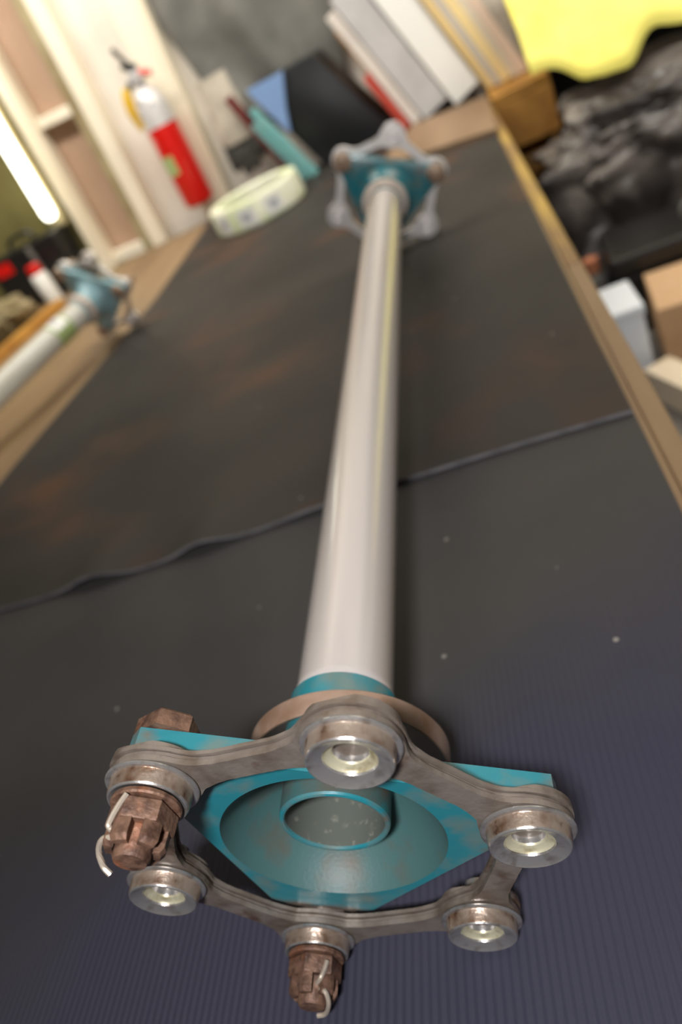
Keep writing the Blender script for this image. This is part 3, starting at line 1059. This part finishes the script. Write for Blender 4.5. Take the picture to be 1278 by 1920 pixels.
# row of leaning books and boards
slab('booklet', M['orange_red'], 'thin red-spined booklet at the left of the leaning row', 'book', -0.002, 1.715, 0.016, 0.14, 0.10, 20, ZM)
slab('magazine', M['offwhite'], 'tall off-white magazine between the red booklet and grey folder', 'magazine', 0.018, 1.722, 0.024, 0.285, 0.11, 20, ZM)
slab('box_file', M['grey_card'], 'thick pale grey box file left of the bright white one', 'box file', 0.047, 1.724, 0.064, 0.31, 0.11, 20, ZM)
slab('box_file', M['white'], 'bright white box file, widest of the leaning row', 'box file', 0.120, 1.722, 0.066, 0.34, 0.11, 20, ZM)
slab('amber_box', M['amber_card'], 'small amber carton leaning above the red booklet', 'carton', 0.000, 1.842, 0.016, 0.25, 0.02, 20, ZM)

crate = thing('wooden_stand', 'orange wooden stand at the far right bench corner under the leaning boards', 'stand', (0.252, 1.74, -0.98))
for (nm, bb) in (('stand_top', (-0.06, 0.06, -0.13, 0.13, 0.885, 0.903)), ('front_board', (-0.06, 0.06, -0.13, -0.115, 0.79, 0.884)),
                 ('side_board', (-0.06, -0.046, -0.05, 0.114, 0.0, 0.884)), ('side_board', (0.046, 0.06, -0.05, 0.114, 0.0, 0.884)),
                 ('back_board', (-0.045, 0.045, 0.115, 0.13, 0.0, 0.884))):
    bm_ = bmesh.new(); box(bm_, *bb, 0.002)
    finish(bm_, nm, M['orange_wood'], crate, smooth=False)
zc = -0.98 + 0.903
slab('leaning_board', M['tan_board'], 'tan board next to the bright white box file', 'board', 0.196, 1.715, 0.017, 0.34, 0.12, 20, zc)
slab('leaning_board', M['grey_board'], 'narrow grey board, second from the white box file', 'board', 0.2145, 1.716, 0.013, 0.34, 0.12, 20, zc)
slab('leaning_board', M['yellow_board'], 'pale yellow board in the middle of the leaning boards', 'board', 0.229, 1.715, 0.021, 0.34, 0.12, 20, zc)
slab('leaning_board', M['beige_board'], 'beige board right of the pale yellow board', 'board', 0.2515, 1.716, 0.015, 0.34, 0.12, 20, zc)
slab('leaning_board', M['pink_board'], 'pinkish board at the right end of the leaning row', 'board', 0.268, 1.715, 0.020, 0.34, 0.12, 20, zc)

# ------------------------------------------------------------------ low side table on the right, with its load
table = thing('side_table', 'low grey side table beside the bench under the black tarp', 'table', (0.80, 1.10, -0.98))
for (nm, bb) in (('table_top', (-0.57, 0.57, -0.62, 0.50, 0.50, 0.53)), ('leg', (-0.55, -0.51, -0.60, -0.56, 0, 0.50)), ('leg', (0.51, 0.55, -0.60, -0.56, 0, 0.50)),
                 ('leg', (-0.55, -0.51, 0.44, 0.48, 0, 0.50)), ('leg', (0.51, 0.55, 0.44, 0.48, 0, 0.50))):
    bm_ = bmesh.new(); box(bm_, *bb, 0.003)
    finish(bm_, nm, M['table_grey'], table, smooth=False)


def heap(name, material, loc, dims, seed, label, cat, amp=0.22, fr=1.5, sub=6, square=1.0):
    o_ = blob(name, material, dims, seed, amp, fr, sub=sub, square=square)
    return tag(place(o_, loc), label, cat)


heap('tarp', M['tarp'], (0.650, 1.425, ZT), (0.435, 0.15, 0.20), 2.0, 'crumpled grey-black tarp heaped right of the bench end', 'tarp', 0.13, 1.9, square=0.6)
o = cloth('hanging_coat', M['black_vinyl'], [(0.20, 1.10, 0.55), (0.22, 1.10, 0.1), (0.24, 1.08, -0.3)], 0.05, 3.2, 4.0)
tag(place(o, (0.10, 1.885, 0)), 'dark coat hanging on the wall right of the leaning boards', 'coat')

# yellow jacket draped over the tarp
def jacket():
    bm_ = bmesh.new()
    nx, ny = 56, 40
    lay = []
    for side in (0, 1):
        g = []
        for i in range(nx + 1):
            row = []
            for j in range(ny + 1):
                u, v = i / nx, j / ny
                x = 0.262 + 0.60 * u
                y = 1.80 - 0.36 * v
                lobe = math.exp(-((u - 0.20) / 0.12) ** 2) + 0.55 * math.exp(-((u - 0.55) / 0.10) ** 2)
                z = 0.21 - 0.225 * v ** 1.3 - 0.05 * u * v
                y -= 0.10 * lobe * max(0, v - 0.5)
                z -= 0.10 * lobe * max(0, v - 0.6)
                z += 0.026 * noise.noise(Vector((x * 9, y * 9, 3.1))) + 0.014 * noise.noise(Vector((x * 22, y * 22, 7.7)))
                row.append(bm_.verts.new((x, y, z - side * 0.02)))
            g.append(row)
        lay.append(g)
    f, k = lay
    for i in range(nx):
        for j in range(ny):
            bm_.faces.new((f[i][j], f[i + 1][j], f[i + 1][j + 1], f[i][j + 1]))
            bm_.faces.new((k[i][j], k[i][j + 1], k[i + 1][j + 1], k[i + 1][j]))
    for i in range(nx):
        bm_.faces.new((f[i][0], k[i][0], k[i + 1][0], f[i + 1][0]))
        bm_.faces.new((f[i][ny], f[i + 1][ny], k[i + 1][ny], k[i][ny]))
    for j in range(ny):
        bm_.faces.new((f[0][j], f[0][j + 1], k[0][j + 1], k[0][j]))
        bm_.faces.new((f[nx][j], k[nx][j], k[nx][j + 1], f[nx][j + 1]))
    return finish(bm_, 'jacket', M['hivis'], angle=70)


tag(jacket(), 'bright yellow high-visibility jacket thrown over the dark tarp', 'jacket')

tc_ = thing('black_toolbox', 'low black toolbox in front of the crumpled tarp', 'toolbox', (0.475, 1.165, ZT), (0, 0, math.radians(-4)))
b_ = bmesh.new(); box(b_, -0.19, 0.19, -0.07, 0.07, 0, 0.11, 0.006)
finish(b_, 'box_body', M['black'], tc_, smooth=False)
b_ = bmesh.new(); box(b_, -0.195, 0.195, -0.075, 0.075, 0.112, 0.15, 0.008)
finish(b_, 'lid', M['black'], tc_, smooth=False)
b_ = bmesh.new(); tube_path(b_, spline([(-0.06, 0, 0.148), (-0.055, 0, 0.17), (0, 0, 0.178), (0.055, 0, 0.17), (0.06, 0, 0.148)]), 0.008)
finish(b_, 'handle', M['grey_cloth'], tc_)

tub = thing('white_tub', 'white plastic tub beside the bench edge', 'tub', (0.260, 0.985, ZT))
b_ = bmesh.new(); box(b_, -0.025, 0.025, -0.05, 0.05, 0, 0.122, 0.008)
finish(b_, 'tub_body', M['tub_white'], tub)
b_ = bmesh.new(); box(b_, -0.027, 0.027, -0.052, 0.052, 0.123, 0.142, 0.005)
finish(b_, 'lid', M['tub_white'], tub)

b_ = bmesh.new(); box(b_, -0.06, 0.06, -0.07, 0.07, 0, 0.115, 0.002)
o = finish(b_, 'cardboard_box', M['cardboard'], smooth=False)
tag(place(o, (0.372, 1.015, ZT), (0, 0, math.radians(-6))), 'small brown cardboard box right of the white tub', 'box')
for k, (x, y, rz, w, l, h) in enumerate(((0.305, 0.86, 22, 0.045, 0.12, 0.05), (0.39, 0.87, -15, 0.04, 0.15, 0.06))):
    b_ = bmesh.new(); box(b_, -w / 2, w / 2, -l / 2, l / 2, 0, h, 0.002)
    o = finish(b_, 'wood_offcut', M['pale_wood'], smooth=False)
    tag(place(o, (x, y, ZT), (0, 0, math.radians(rz))), ('pale wood offcut nearest the bench edge, before the cardboard box', 'pale wood offcut farther from the bench edge')[k], 'wood offcut', 'pale wood offcuts')
b_ = bmesh.new(); box(b_, -0.09, 0.09, -0.10, 0.10, 0, 0.03, 0.006)
o = finish(b_, 'metal_tray', M['steel_tray'], smooth=False)
tag(place(o, (0.345, 0.64, ZT), (0, 0, 0)), 'pale grey metal tray near the bench edge', 'tray')
sm = thing('small_bottle', 'little grey bottle with orange cap behind the white tub', 'bottle', (0.262, 1.235, ZT))
b_ = lathe([(0.001, 0), (0.022, 0), (0.024, 0.004), (0.024, 0.075), (0.012, 0.09), (0.001, 0.09)], 'Z', n=24)
finish(b_, 'bottle_body', M['grey_cloth'], sm)
b_ = lathe([(0.0125, 0.088), (0.014, 0.09), (0.014, 0.115), (0.001, 0.117)], 'Z', n=24)
finish(b_, 'cap', M['tan_leather'], sm)


# ------------------------------------------------------------------ fittings made up for the two added, unseen ceiling lights
for k, (loc_, tilt_, power_) in enumerate(ADDED_LAMPS):
    f = thing('added_ceiling_lamp', ('added unseen lamp above the bench, tilted to brighten the wall', 'added unseen lamp above the low side table, tilted to the wall')[k], 'lamp', loc_, (math.radians(tilt_), 0, 0))
    b_ = bmesh.new(); box(b_, -0.62, 0.62, -0.09, 0.09, 0.008, 0.05, 0.004)
    finish(b_, 'added_lamp_housing', M['ceiling'], f, smooth=False)
    tr = math.radians(tilt_)
    for x in (-0.4, 0.4):
        b_ = bmesh.new()
        tube_path(b_, [(x, 0, 0.045), (x, math.sin(tr) * 0.118, math.cos(tr) * 0.118)], 0.006)
        finish(b_, 'hanging_rod', M['grey_card'], f)
